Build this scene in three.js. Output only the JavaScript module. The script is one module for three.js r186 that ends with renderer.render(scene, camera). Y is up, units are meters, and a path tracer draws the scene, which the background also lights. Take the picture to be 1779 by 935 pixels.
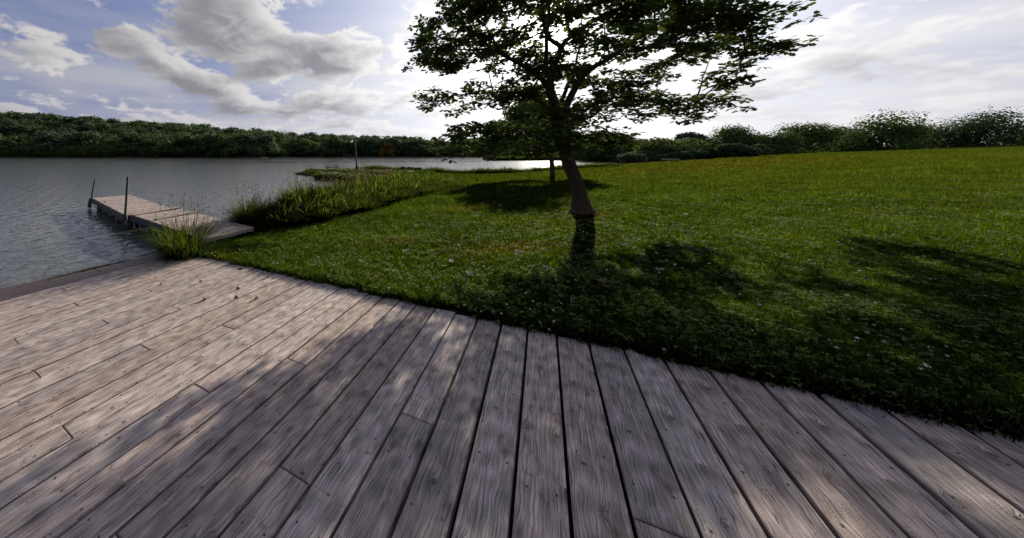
import * as THREE from 'three';
import { mergeGeometries } from 'three/addons/utils/BufferGeometryUtils.js';

// ---------------------------------------------------------------- camera, sky, sun, exposure
const F = 530, CU = 600, CV = 268, EYE = 2.5;               // focal length and optical axis for a 1779 x 935 picture
const scene = new THREE.Scene();
const camera = new THREE.PerspectiveCamera(2 * Math.atan(467.5 / F) * 180 / Math.PI, 1779 / 935, 0.1, 3000);
camera.position.set(0, EYE, 0);
camera.lookAt(0, EYE, -10);
camera.setViewOffset(1779, 935, 889.5 - CU, 467.5 - CV, 1779, 935);   // shifted wide-angle lens, level horizon
camera.updateProjectionMatrix();

const renderer = new THREE.WebGLRenderer({ antialias: true });
renderer.setSize(1024, 538);
renderer.toneMapping = THREE.LinearToneMapping;
renderer.toneMappingExposure = 1.7;
renderer.shadowMap.enabled = true;
renderer.shadowMap.type = THREE.PCFSoftShadowMap;

const SUN_AZ = Math.atan(350 / F), SUN_EL = Math.atan(218 / Math.hypot(F, 350));
const sunDir = new THREE.Vector3(Math.sin(SUN_AZ) * Math.cos(SUN_EL), Math.sin(SUN_EL), -Math.cos(SUN_AZ) * Math.cos(SUN_EL));
const sun = new THREE.DirectionalLight(new THREE.Color(1, 0.9, 0.74), 5);
sun.name = 'sun';
sun.position.copy(sunDir).multiplyScalar(150);
sun.castShadow = true;
sun.shadow.radius = 1.2;
sun.shadow.mapSize.set(4096, 4096);
Object.assign(sun.shadow.camera, { left: -90, right: 90, top: 60, bottom: -60, near: 1, far: 500 });
scene.add(sun, sun.target);

// ---------------------------------------------------------------- random numbers and noise
function rng(seed) {
  let a = seed >>> 0;
  return () => { a = (a + 0x6d2b79f5) >>> 0; let t = Math.imul(a ^ (a >>> 15), 1 | a); t = (t + Math.imul(t ^ (t >>> 7), 61 | t)) ^ t; return ((t ^ (t >>> 14)) >>> 0) / 4294967296; };
}
const perm = new Uint8Array(512);
{ const r = rng(77), p = Array.from({ length: 256 }, (_, i) => i); for (let i = 255; i > 0; i--) { const j = Math.floor(r() * (i + 1)); [p[i], p[j]] = [p[j], p[i]]; } for (let i = 0; i < 512; i++) perm[i] = p[i & 255]; }
const fade = (t) => t * t * t * (t * (t * 6 - 15) + 10), mix = (a, b, t) => a + (b - a) * t, clamp = (x, a = 0, b = 1) => Math.min(b, Math.max(a, x));
const smooth = (a, b, x) => { const t = clamp((x - a) / (b - a)); return t * t * (3 - 2 * t); };
function gr(h, x, y, z) { const u = (h & 8) === 0 ? x : y, w = (h & 15) < 4 ? y : (h & 13) === 12 ? x : z; return ((h & 1) ? -u : u) + ((h & 2) ? -w : w); }
function noise(x, y, z) {
  const X0 = Math.floor(x), Y0 = Math.floor(y), Z0 = Math.floor(z); x -= X0; y -= Y0; z -= Z0;
  const X = X0 & 255, Y = Y0 & 255, Z = Z0 & 255, u = fade(x), v = fade(y), w = fade(z);
  const A = perm[X] + Y, AA = perm[A & 255] + Z, AB = perm[(A + 1) & 255] + Z, B = perm[X + 1] + Y, BA = perm[B & 255] + Z, BB = perm[(B + 1) & 255] + Z;
  return mix(mix(mix(gr(perm[AA & 255], x, y, z), gr(perm[BA & 255], x - 1, y, z), u), mix(gr(perm[AB & 255], x, y - 1, z), gr(perm[BB & 255], x - 1, y - 1, z), u), v),
    mix(mix(gr(perm[(AA + 1) & 255], x, y, z - 1), gr(perm[(BA + 1) & 255], x - 1, y, z - 1), u), mix(gr(perm[(AB + 1) & 255], x, y - 1, z - 1), gr(perm[(BB + 1) & 255], x - 1, y - 1, z - 1), u), v), w);
}
function fbm(x, y, z, n, gain = 0.5) { let s = 0, a = 1, t = 0; for (let i = 0; i < n; i++) { s += a * noise(x, y, z); t += a; a *= gain; x = x * 2.03 + 11.3; y = y * 2.03 + 5.7; z = z * 2.03 + 3.1; } return s / t; }

// ---------------------------------------------------------------- the sky: air and clouds by direction
{
  const W = 3584, H = 1792, data = new Float32Array(W * H * 4), rows = H / 2;
  // cloud banks: azimuth (degrees right of north-ish view axis), elevation, half sizes, tilt, amount
  const bank = (u, v, ru, rv, tilt, k) => { const a = Math.atan((u - CU) / F), e = Math.atan((CV - v) / F * Math.cos(a)); return [a, e, ru / F * Math.cos(a) ** 2, rv / F * Math.cos(a), tilt, k]; };
  const banks = [
    bank(205, 58, 44, 17, 0.42, 0.5), bank(255, 85, 62, 24, 0.5, 0.62), bank(320, 122, 72, 26, 0.5, 0.66), bank(400, 160, 62, 20, 0.42, 0.6), bank(345, 70, 52, 26, 0.3, 0.42), bank(395, 36, 80, 48, 0.2, 0.5), bank(440, 130, 50, 24, 0.2, 0.34), bank(620, 120, 60, 26, 0, 0.34),
    bank(470, 78, 80, 20, 0.1, 0.66), bank(550, 100, 62, 32, 0.1, 0.66), bank(490, 122, 34, 16, 0, 0.5), bank(595, 68, 55, 26, 0.1, 0.4), bank(500, 182, 110, 11, 0.04, 0.5), bank(600, 178, 50, 9, 0, 0.4),
    bank(95, 80, 48, 22, 0.15, 0.42), bank(40, 112, 70, 20, 0.05, 0.36), bank(140, 112, 60, 10, 0.35, 0.26), bank(125, 38, 30, 8, 0.3, 0.3),
    bank(690, 92, 34, 20, 0, 0.62), bank(660, 170, 60, 14, 0, 0.42), bank(720, 25, 60, 40, 0, 0.4), bank(620, 212, 60, 8, 0, 0.5), bank(700, 230, 90, 6, 0, 0.45), bank(525, 26, 12, 7, 0, 0.3), bank(1150, 215, 60, 9, 0, 0.55), bank(1060, 222, 30, 6, 0, 0.4), bank(1180, 140, 50, 24, 0, 0.5),
    bank(30, 192, 90, 8, 0.1, 0.36), bank(350, 186, 22, 6, 0, 0.25), bank(270, 176, 16, 4, 0, 0.3), bank(150, 22, 170, 28, 0, -0.4), bank(620, 22, 70, 18, 0, -0.2), bank(500, 20, 50, 16, 0, -0.25), bank(90, 150, 130, 9, 0.05, 0.22), bank(260, 158, 90, 7, 0.1, 0.2), bank(180, 186, 120, 5, 0, 0.2),
    bank(1400, 120, 200, 40, 0, 0.4), bank(1650, 190, 240, 26, 0, 0.35), bank(1700, 50, 200, 60, 0, 0.3),
  ];
  const dens = new Float32Array(W * rows), bulk = new Float32Array(W * rows);
  for (let j = 0; j < rows; j++) {
    const e = (j + 0.5) / rows * Math.PI / 2, sy = Math.sin(e), cy = Math.cos(e), k = 1 / (sy + 0.16);
    for (let i = 0; i < W; i++) {
      const t = ((i + 0.5) / W - 0.5) * 2 * Math.PI, x = Math.cos(t) * cy, z = Math.sin(t) * cy;
      const px = x * k * 2.1, pz = z * k * 2.1, py = e * 3.2;
      let az = Math.atan2(x, -z), b = 0;
      const wob = noise(x * 9, sy * 14, z * 9) * 0.055, wob2 = noise(x * 9 + 40, sy * 14, z * 9) * 0.035;
      for (const [a0, e0, ra, re, tl, am] of banks) {
        const da = az + wob - a0, de = e + wob2 - e0;
        if (Math.abs(da) > ra * 3 + 0.1) continue;
        const p = da / ra, q = (de + tl * da) / re, d2 = p * p + q * q;
        if (d2 < 7) b += am * Math.exp(-d2 * 0.9);
      }
      const f = fbm(px, py, pz, 6, 0.6), g = noise(px * 0.35 + 9, py * 0.3, pz * 0.35 + 4);
      let bil = 0, am = 0.5, qx = x * 13 + wob * 20, qy = e * 22, qz = z * 13; for (let o = 0; o < 5; o++) { bil += am * (0.5 - Math.abs(noise(qx, qy, qz)) * 2); am *= 0.55; qx = qx * 2.1 + 3; qy = qy * 2.1 + 7; qz = qz * 2.1; }
      dens[j * W + i] = f * 1.15 + g * 0.2 + bil * 0.46 + b * 0.72 - 0.03;
      bulk[j * W + i] = 1.1 * fbm(px, py, pz, 4, 0.55) + g * 0.2 + b * 0.72 + bil * 0.26 - 0.01;
    }
  }
  const at = (i, j) => bulk[clamp(j, 0, rows - 1) * W + ((i + W) % W)];
  const sunI = Math.round((Math.atan2(sunDir.z, sunDir.x) / (2 * Math.PI) + 0.5) * W), sunJ = Math.round(SUN_EL / (Math.PI / 2) * rows);
  let under = [0, 0, 0], n = 0;
  for (let j = 0; j < rows; j++) {
    const e = (j + 0.5) / rows * Math.PI / 2, sy = Math.sin(e), cy = Math.cos(e);
    for (let i = 0; i < W; i++) {
      const t = ((i + 0.5) / W - 0.5) * 2 * Math.PI, x = Math.cos(t) * cy, z = Math.sin(t) * cy;
      const c = x * sunDir.x + sy * sunDir.y + z * sunDir.z, ang = Math.acos(clamp(c, -1, 1)) * 180 / Math.PI;
      const h = Math.exp(-sy * 5.2);
      const glow = 0.5 * Math.exp(-ang / 14) + 0.85 * Math.exp(-ang / 27), core = 2 * Math.exp(-((ang / 3.2) ** 2)) + 0.8 * Math.exp(-ang / 5);
      let r = mix(0.042, 0.205, h) + glow * 0.98 + core, g = mix(0.085, 0.217, h) + glow * 0.96 + core * 0.97, b = mix(0.245, 0.285, h) + glow * 0.9 + core * 0.88;
      // thin veil of high cloud
      const veil = smooth(-0.25, 0.5, fbm(x * 2.6, e * 13, z * 2.6, 5) + 0.45 * h - 0.02) * 0.85 * (1 - 0.7 * smooth(0.2, 0.42, e));
      r = mix(r, 0.27 + glow * 0.98 + core, veil); g = mix(g, 0.272 + glow * 0.97 + core, veil); b = mix(b, 0.315 + glow * 0.93 + core, veil);
      const d = dens[j * W + i], dB = at(i, j), cover = smooth(-0.03, 0.24, d) * mix(0.62, 1, smooth(0.02, 0.22, e)), thick = smooth(0.08, 0.62, dB);
      let di = sunI - i; if (di > W / 2) di -= W; if (di < -W / 2) di += W;
      const dj = sunJ - j + 60, L = Math.hypot(di, dj) + 1e-3, sx = di / L, sj = dj / L;
      let block = 0, relief = 0; for (const q of [5, 13, 26, 46]) { const n = at(i + Math.round(sx * q), j + Math.round(sj * q)); block += Math.max(0, n - 0.08); relief += dB - n; }
      const raw = 0.11 + Math.exp(-1.4 * block) * 0.52 + 0.42 * (1 - thick) + relief * 0.34 + (d - dB) * 0.3, lit = clamp(raw < 0.15 ? 0.15 * Math.exp((raw - 0.15) / 0.15) : raw > 0.8 ? 1 - 0.2 * Math.exp((0.8 - raw) / 0.2) : raw);
      const wht = 0.42 + 0.82 * glow, gy = 0.165 + 0.19 * glow;
      const cr = mix(gy, wht, lit) + core * 0.8, cg = mix(gy * 0.985, wht * 0.97, lit) + core * 0.77, cb = mix(gy * 1.08, wht * 0.975, lit) + core * 0.7;
      const o = ((j + rows) * W + i) * 4;
      const k = 0.8; data[o] = k * mix(r, cr, cover); data[o + 1] = k * mix(g, cg, cover); data[o + 2] = k * mix(b, cb, cover); data[o + 3] = 1;
      if (j < 20) { under[0] += data[o]; under[1] += data[o + 1]; under[2] += data[o + 2]; n++; }
    }
  }
  for (let o = 0; o < W * rows * 4; o += 4) { data[o] = under[0] / n * 0.4; data[o + 1] = under[1] / n * 0.4; data[o + 2] = under[2] / n * 0.4; data[o + 3] = 1; }
  const sky = new THREE.DataTexture(data, W, H, THREE.RGBAFormat, THREE.FloatType);
  sky.mapping = THREE.EquirectangularReflectionMapping;
  sky.magFilter = sky.minFilter = THREE.LinearFilter;
  sky.wrapS = THREE.RepeatWrapping;
  sky.needsUpdate = true;
  scene.background = sky; scene.environment = sky;
}

// ---------------------------------------------------------------- helpers
const V = (x, y, z) => new THREE.Vector3(x, y, z);
const at = (u, v, d) => V((u - CU) / F * d, EYE - (v - CV) / F * d, -d);      // a point of the place seen at a bearing, at distance d
const used = new Map();
function numbered(name) { const n = used.get(name) ?? 0; used.set(name, n + 1); return n ? name + '_' + String(n).padStart(3, '0') : name; }
function tag(o, label, category, group) { o.userData.label = label; o.userData.category = category; if (group) o.userData.group = group; return o; }
function part(name, geometry, material, parent) { const m = new THREE.Mesh(geometry, material); m.name = name; m.castShadow = m.receiveShadow = true; parent.add(m); return m; }
function thing(name, label, category, position, turn = 0, group) { const g = new THREE.Group(); g.name = numbered(name); g.position.copy(position); g.rotation.y = turn; tag(g, label, category, group); scene.add(g); return g; }
function structure(name, geometry, material) { const m = part(name, geometry, material, scene); m.userData.kind = 'structure'; return m; }
function stuff(o, name, label, category) { o.name = name; o.userData.kind = 'stuff'; if (label) { o.userData.label = label; o.userData.category = category; } o.castShadow = o.receiveShadow = true; return o; }
function copyOf(o, label) { const c = o.clone(); c.name = numbered(o.name.replace(/_\d{3}$/, '')); c.userData = { ...o.userData }; if (label) c.userData.label = label; scene.add(c); return c; }
function geo(pos, uv, col, idx, nor) {
  const g = new THREE.BufferGeometry();
  g.setAttribute('position', new THREE.Float32BufferAttribute(pos, 3));
  if (uv) g.setAttribute('uv', new THREE.Float32BufferAttribute(uv, 2));
  if (col) g.setAttribute('color', new THREE.Float32BufferAttribute(col, 3));
  if (idx) g.setIndex(idx);
  if (nor) g.setAttribute('normal', new THREE.Float32BufferAttribute(nor, 3)); else g.computeVertexNormals();
  return g;
}
function tex(w, h, f, srgb) {
  const d = new Uint8Array(w * h * 4);
  for (let y = 0; y < h; y++) for (let x = 0; x < w; x++) { const c = f(x, y), o = (y * w + x) * 4; d[o] = c[0]; d[o + 1] = c[1]; d[o + 2] = c[2]; d[o + 3] = 255; }
  const t = new THREE.DataTexture(d, w, h); t.wrapS = t.wrapT = THREE.RepeatWrapping; t.magFilter = THREE.LinearFilter; t.minFilter = THREE.LinearMipmapLinearFilter; t.generateMipmaps = true;
  if (srgb) t.colorSpace = THREE.SRGBColorSpace; t.needsUpdate = true; return t;
}
const std = (color, roughness = 0.9, more = {}) => new THREE.MeshStandardMaterial({ color: new THREE.Color().setRGB(...color), roughness, ...more });
const leafMat = (color, roughness, transmission, gloss = 0.22) => new THREE.MeshPhysicalMaterial({ color: new THREE.Color().setRGB(...color), roughness, transmission, thickness: 0, side: THREE.DoubleSide, specularIntensity: gloss });
// a plank: chamfered box lying along x, top at y = 0
function plank(l, w, t, ch = 0.006, u0 = 0, v0 = 0) {
  const a = l / 2, b = w / 2, p = [], uv = [];
  const quad = (...q) => { for (const k of [0, 1, 2, 0, 2, 3]) { p.push(...q[k]); uv.push(u0 + q[k][0], v0 + q[k][2] + q[k][1]); } };
  const A = [-a, -t, -b], B = [a, -t, -b], C = [a, -t, b], D = [-a, -t, b], e = ch;
  const A1 = [-a, -e, -b], B1 = [a, -e, -b], C1 = [a, -e, b], D1 = [-a, -e, b], A2 = [-a + e, 0, -b + e], B2 = [a - e, 0, -b + e], C2 = [a - e, 0, b - e], D2 = [-a + e, 0, b - e];
  quad(A2, D2, C2, B2); quad(A1, A2, B2, B1); quad(B1, B2, C2, C1); quad(C1, C2, D2, D1); quad(D1, D2, A2, A1);
  quad(A, A1, B1, B); quad(B, B1, C1, C); quad(C, C1, D1, D); quad(D, D1, A1, A); quad(A, B, C, D);
  return geo(p, uv);
}
function tube(points, radii, sides = 8, cap = true) {
  const pos = [], idx = [], uv = [], n = points.length; let len = 0, ref = V(0.3, 0.1, 0.95);
  for (let i = 0; i < n; i++) {
    const t = points[Math.min(n - 1, i + 1)].clone().sub(points[Math.max(0, i - 1)]).normalize();
    const a = ref.clone().addScaledVector(t, -ref.dot(t)).normalize(), b = t.clone().cross(a); ref = a;
    if (i) len += points[i].distanceTo(points[i - 1]);
    for (let s = 0; s <= sides; s++) { const w = s / sides * Math.PI * 2, r = typeof radii[i] === 'function' ? radii[i](w) : radii[i]; const q = points[i].clone().addScaledVector(a, Math.cos(w) * r).addScaledVector(b, Math.sin(w) * r); pos.push(q.x, q.y, q.z); uv.push(s / sides * 1.5, len); }
  }
  for (let i = 0; i < n - 1; i++) for (let s = 0; s < sides; s++) { const k = i * (sides + 1) + s; idx.push(k, k + 1, k + sides + 1, k + 1, k + sides + 2, k + sides + 1); }
  if (cap) for (const [i, fl] of [[0, 1], [n - 1, 0]]) { const c = pos.length / 3; pos.push(points[i].x, points[i].y, points[i].z); uv.push(0, 0); for (let s = 0; s < sides; s++) { const k = i * (sides + 1) + s; fl ? idx.push(c, k + 1, k) : idx.push(c, k, k + 1); } }
  return geo(pos, uv, null, idx);
}
const boxAt = (w, h, d, x, y, z, ry = 0) => { const g = new THREE.BoxGeometry(w, h, d); if (ry) g.rotateY(ry); g.translate(x, y, z); return g; };

// ---------------------------------------------------------------- lie of the land
const W1 = [-4.5, -7.53];                                      // the water's edge on the boat ramp
const rampY = (x, z) => 0.03 + 0.093 * (0.789 * (x - W1[0]) + 0.614 * (z - W1[1]));
const P1 = [-0.31, -4.71], EDGE = [-0.795, -0.607];            // the ramp's end against the lawn
const onRamp = (x, z) => EDGE[0] * (z - P1[1]) - EDGE[1] * (x - P1[0]);   // > 0 on the lawn side, metres from the ramp's end
const shore = [[-4.6, -7.7], [-4.0, -8.8], [-3.4, -9.8], [-2.6, -10.8], [-0.9, -12.2], [0.8, -15.2], [2.5, -20.3], [4.3, -26.5], [3.2, -30], [-0.5, -33], [-3, -35.6], [-5.1, -37.8], [-5.7, -40], [-4.5, -43.5], [0, -47], [6, -44.5], [10, -39], [14, -36], [19, -37], [29, -41], [37, -42.5], [41.5, -46], [50.5, -56], [60.5, -67], [90, -99], [98, -116], [80, -119.5], [57, -119], [57, -123], [85, -126], [110, -130], [150, -175], [170, -260], [460, -260], [460, 60], [-50, 60], [-50, 40.5], [-12.5, 2.7]];
function shoreDist(x, z) {                                      // metres to the waterline, positive on land
  let best = 1e9, inside = false;
  for (let i = 0, j = shore.length - 1; i < shore.length; j = i++) {
    const [ax, az] = shore[j], [bx, bz] = shore[i], dx = bx - ax, dz = bz - az, t = clamp(((x - ax) * dx + (z - az) * dz) / (dx * dx + dz * dz));
    const ex = x - ax - dx * t, ez = z - az - dz * t; best = Math.min(best, ex * ex + ez * ez);
    if ((az > z) !== (bz > z) && x < (bx - ax) * (z - az) / (bz - az) + ax) inside = !inside;
  }
  return (inside ? 1 : -1) * Math.sqrt(best);
}
function landY(x, z) {
  const D = 0.764 * (x + 2.57) + 0.645 * (z + 8.5);
  let h = 0.3 + 0.07 * Math.max(0, D); if (h > 2.2) h = 2.2 + (h - 2.2) * 0.55; h = Math.min(h, 6);
  const front = z + 43 + Math.max(0, x - 37) * 0.3;             // the lawn's crest: beyond it the ground drops to the bushes
  if (x > 20) h = mix(h, mix(0.55 + 0.035 * clamp(x - 70, 0, 160), h, smooth(-12, 1, front)), smooth(20, 34, x));
  return h + 0.035 * noise(x * 0.45, 3, z * 0.45) + 0.012 * noise(x * 1.7, 8, z * 1.7);
}
function groundY(x, z, sd = shoreDist(x, z)) {
  let h = mix(-0.9, landY(x, z), smooth(-1.6, 0.9, sd));
  const e = onRamp(x, z);
  if (e < 2.6 && z > -9 && sd > 0) h = mix(rampY(x, z) + 0.01, h, smooth(-0.2, 2.6, e));
  if (e < 0.3 && z > -9) { const r = rampY(x, z); h = mix(r - 0.13, Math.max(h, r + 0.01), smooth(-0.1, 0.04, e)); }
  return h;
}
const reedPoly = [[-2.75, -8.75], [-1.7, -9.15], [-0.73, -9.74], [0.9, -11.7], [2.73, -14.45], [5.3, -17.6], [7.7, -20.6], [8.9, -23], [8.2, -25.5], [5.4, -27.5], [4.2, -26.2], [2.3, -20], [0.5, -15.3], [-1.1, -12.2], [-2.7, -10.7], [-3.4, -9.7]];
function inside(poly, x, z) { let c = false; for (let i = 0, j = poly.length - 1; i < poly.length; j = i++) { const [ax, az] = poly[j], [bx, bz] = poly[i]; if ((az > z) !== (bz > z) && x < (bx - ax) * (z - az) / (bz - az) + ax) c = !c; } return c; }
function polyDist(poly, x, z) { let best = 1e9; for (let i = 0, j = poly.length - 1; i < poly.length; j = i++) { const [ax, az] = poly[j], [bx, bz] = poly[i], dx = bx - ax, dz = bz - az, t = clamp(((x - ax) * dx + (z - az) * dz) / (dx * dx + dz * dz)); best = Math.min(best, Math.hypot(x - ax - dx * t, z - az - dz * t)); } return best; }
const frontDist = (x, z) => { let best = 1e9; for (let i = 1; i < 8; i++) { const [ax, az] = reedPoly[i - 1], [bx, bz] = reedPoly[i], dx = bx - ax, dz = bz - az, t = clamp(((x - ax) * dx + (z - az) * dz) / (dx * dx + dz * dz)); best = Math.min(best, Math.hypot(x - ax - dx * t, z - az - dz * t)); } return best; };
// worn, bare and dry patches in the turf (soil and straw, not shade)
const bare = [[at(870, 442, 5.6), 1.0, 0.45], [at(680, 415, 6.6), 0.6, 0.3], [at(820, 352, 10.5), 0.9, 0.35], [at(930, 385, 8), 1.5, 0.25], [at(1150, 302, 26), 6, 2.5], [at(385, 446, 6.6), 0.3, 0.15], [at(1012, 373, 8.6), 0.6, 0.5]];
function dryness(x, z) {
  let b = 0; for (const [p, rx, rz] of bare) { const q = ((x - p.x) / rx) ** 2 + ((z - p.z) / rz) ** 2; if (q < 6) b += Math.exp(-q) * 0.8; }
  const d = Math.hypot(x, z); b += 0.4 * smooth(28, 45, x) * smooth(70, 50, x) * smooth(-20, -30, z) + 0.2 * smooth(10, 30, d);
  return clamp(b * (0.75 + 0.9 * fbm(x * 1.3, 1, z * 1.3, 3)) + 0.5 * Math.max(0, fbm(x * 0.5, 20, z * 0.5, 4) - 0.12));
}

// ---------------------------------------------------------------- ground, water, far hills
const lines = (a, b, da, lo, hi, grow = 1.12) => { const m = []; for (let x = a; x <= b; x += da) m.push(x); let s = da; for (let x = a; x > lo;) { s *= grow; x -= s; m.unshift(x); } s = da; for (let x = m[m.length - 1]; x < hi;) { s *= grow; x += s; m.push(x); } return m; };
function sheet(xs, zs, f, colour) {
  const pos = [], uv = [], col = [], idx = [], nx = xs.length;
  for (const z of zs) for (const x of xs) { const y = f(x, z); pos.push(x, y, z); uv.push(x, z); if (colour) col.push(...colour(x, z, y)); }
  for (let j = 0; j < zs.length - 1; j++) for (let i = 0; i < nx - 1; i++) { const k = j * nx + i; idx.push(k, k + nx, k + 1, k + 1, k + nx, k + nx + 1); }
  return geo(pos, uv, colour ? col : null, idx);
}
const soilMap = tex(512, 512, (x, y) => { const f = 0.75 + 0.5 * noise(x / 9, y / 9, 0.5) + 0.35 * noise(x / 3, y / 3, 4.5); const k = 205 * clamp(f, 0.3, 1.2); return [k, k, k].map((c) => Math.min(255, c)); }, true);
soilMap.repeat.set(0.9, 0.9);
{
  const g = sheet(lines(-6, 9, 0.11, -60, 470, 1.06), lines(-14, 2, 0.11, -262, 62, 1.06), (x, z) => groundY(x, z), (x, z, y) => {
    const d = dryness(x, z), wet = y < 0.06;
    const a = [0.06, 0.095, 0.014], b = [0.135, 0.095, 0.055];
    if (onRamp(x, z) < 0 && z > -9) return [0.11, 0.085, 0.06];
    if (x > 90 && z < -90) return [0.13, 0.125, 0.03];
    return wet ? [0.04, 0.036, 0.026] : [0, 1, 2].map((i) => mix(a[i], b[i], d));
  });
  structure('ground', g, new THREE.MeshPhysicalMaterial({ vertexColors: true, map: soilMap, roughness: 1, specularIntensity: 0, bumpMap: soilMap, bumpScale: 0.02 }));
}
{
  const r = rng(5), waves = [];
  for (let i = 0; i < 90; i++) { const k = 9 + Math.floor(r() ** 1.3 * 70), a = -0.9 + (r() - 0.5) * 2.6; waves.push([Math.round(Math.cos(a) * k), Math.round(Math.sin(a) * k), r() * 6.28, 1 / k ** 1.15]); }
  const N = 1024, h = new Float32Array(N * N); let lo = 1e9, hi = -1e9;
  const S = new Float32Array(N); for (let i = 0; i < N; i++) S[i] = Math.sin(i / N * 2 * Math.PI);
  for (let y = 0; y < N; y++) for (let x = 0; x < N; x++) { let s = 0; for (const [a, b, p, w] of waves) s += w * S[((a * x + b * y + Math.round(p / 6.2832 * N)) % N + N) % N]; h[y * N + x] = s; lo = Math.min(lo, s); hi = Math.max(hi, s); }
  const bump = tex(N, N, (x, y) => { const c = 255 * (h[y * N + x] - lo) / (hi - lo); return [c, c, c]; });
  bump.repeat.set(1 / 7, 1 / 7);
  const water = new THREE.MeshPhysicalMaterial({ color: new THREE.Color().setRGB(0.063, 0.069, 0.065), roughness: 0.11, ior: 1.33, bumpMap: bump, bumpScale: 0.03 });
  const wave = (x, z) => {
    const near = Math.exp(-(((x + 6) / 9) ** 2) - (((z + 9) / 6) ** 2));
    const s = 0.789 * (x - W1[0]) + 0.614 * (z - W1[1]) + 0.3 * noise(x * 0.25, 1, z * 0.25), q = 0.9 * x - 0.44 * z;
    const env = 0.6 + 0.8 * noise(x * 0.35, 7, z * 0.35);
    return near * env * (0.0062 * Math.sin(s * 13.5 + 1.2 * noise(x * 0.6, 2, z * 0.6)) + 0.0035 * Math.sin(s * 21 + q * 1.5) + 0.003 * Math.sin(s * 8 - q * 2.2));
  };
  structure('lake_water', sheet(lines(-13, -1, 0.07, -900, 330, 1.15), lines(-17, -4.5, 0.06, -640, 30, 1.15), wave), water);
}
const hillTop = [[-900, 56], [-520, 40], [-374, 31], [-249, 23], [-125, 14.5], [0, 7.5], [125, 1.5], [260, 1], [500, 4]];
const lerpTable = (t, x) => { for (let i = 1; i < t.length; i++) if (x < t[i][0]) return mix(t[i - 1][1], t[i][1], clamp((x - t[i - 1][0]) / (t[i][0] - t[i - 1][0]))); return t[t.length - 1][1]; };
const farShore = (x) => 212 + 42 * smooth(-62, -46, x) + 40 * smooth(40, 160, x) + 6 * noise(x * 0.03, 0, 4);
const hillY = (x, z) => { const back = -z - farShore(x); return -0.6 + 1.3 * smooth(-2, 4, back) + lerpTable(hillTop, x) * smooth(8, 125, back) + 1.2 * noise(x * 0.02, 6, z * 0.02) * smooth(5, 40, back); };
structure('far_hills', sheet(lines(-700, 460, 9, -1000, 1000, 1.3), lines(-420, -196, 5, -640, -194, 1.3), (x, z) => hillY(x, z)), std([0.035, 0.048, 0.018], 1));

// ---------------------------------------------------------------- foliage builders
// a crown of small leaf-clump faces spread through lobes; lobes = [x, y, z, rx, ry, rz]
function crownGeo(lobes, count, size, seed, long = 1.3) {
  const r = rng(seed), pos = [], idx = [], total = lobes.reduce((s, l) => s + l[3] * l[4] + l[3] * l[5], 0);
  const n = V(), a = V(), b = V(), c = V();
  for (const l of lobes) {
    const m = Math.round(count * (l[3] * l[4] + l[3] * l[5]) / total);
    for (let i = 0; i < m; i++) {
      const t = r() * 6.2832, k = r() * 2 - 1, q = Math.sqrt(1 - k * k), rad = 0.3 + 0.75 * r() ** 0.55;
      n.set(Math.cos(t) * q, k, Math.sin(t) * q); c.set(l[0] + n.x * l[3] * rad, l[1] + n.y * l[4] * rad, l[2] + n.z * l[5] * rad);
      n.add(V(r() - 0.5, r() - 0.3, r() - 0.5).multiplyScalar(1.5)).normalize();
      a.set(r() - 0.5, r() - 0.5, r() - 0.5).cross(n).normalize(); b.crossVectors(n, a);
      const s = size * (0.6 + 0.8 * r()) * (rad < 0.7 ? 1.7 : 1), w = s / long, i0 = pos.length / 3;
      for (const [p, w2, up] of [[-s, 0, 0], [-0.1 * s, w, 0.25 * s], [s, 0, 0], [0.1 * s, -w, 0.25 * s]]) pos.push(c.x + a.x * p + b.x * w2 - n.x * up, c.y + a.y * p + b.y * w2 - n.y * up, c.z + a.z * p + b.z * w2 - n.z * up);
      idx.push(i0, i0 + 1, i0 + 2, i0, i0 + 2, i0 + 3);
    }
  }
  return geo(pos, null, null, idx);
}
function lobesFor(r, h, w, low = 0.25, n = 9, flat = 0.75) {
  const out = []; for (let i = 0; i < n; i++) { const t = r() * 6.28, f = r(), y = h * (low + (0.92 - low) * f), rr = w * (0.55 - 0.35 * Math.abs(f - 0.4)) * Math.sqrt(r()), s = w * (0.28 + 0.2 * r()); out.push([Math.cos(t) * rr, y - s * 0.3, Math.sin(t) * rr, s, s * flat, s]); } return out;
}
const barkMap = tex(256, 512, (x, y) => { const f = 0.62 + 0.5 * Math.abs(noise(x / 10 + 0.6 * noise(x / 30, y / 60, 2), y / 46, 1.5)) * 2 + 0.2 * noise(x / 3, y / 7, 6); const k = 175 * clamp(f, 0.25, 1.25); return [k, k * 0.93, k * 0.85].map((c) => Math.min(255, c)); }, true);
const bark = new THREE.MeshStandardMaterial({ color: new THREE.Color().setRGB(0.16, 0.12, 0.09), map: barkMap, bumpMap: barkMap, bumpScale: 0.04, roughness: 1 });
const greens = [[0.05, 0.085, 0.02], [0.062, 0.092, 0.018], [0.04, 0.07, 0.022], [0.062, 0.09, 0.02], [0.036, 0.062, 0.026], [0.3, 0.15, 0.02], [0.06, 0.088, 0.02]].map((c) => leafMat(c, 0.95, 0.4));

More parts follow.
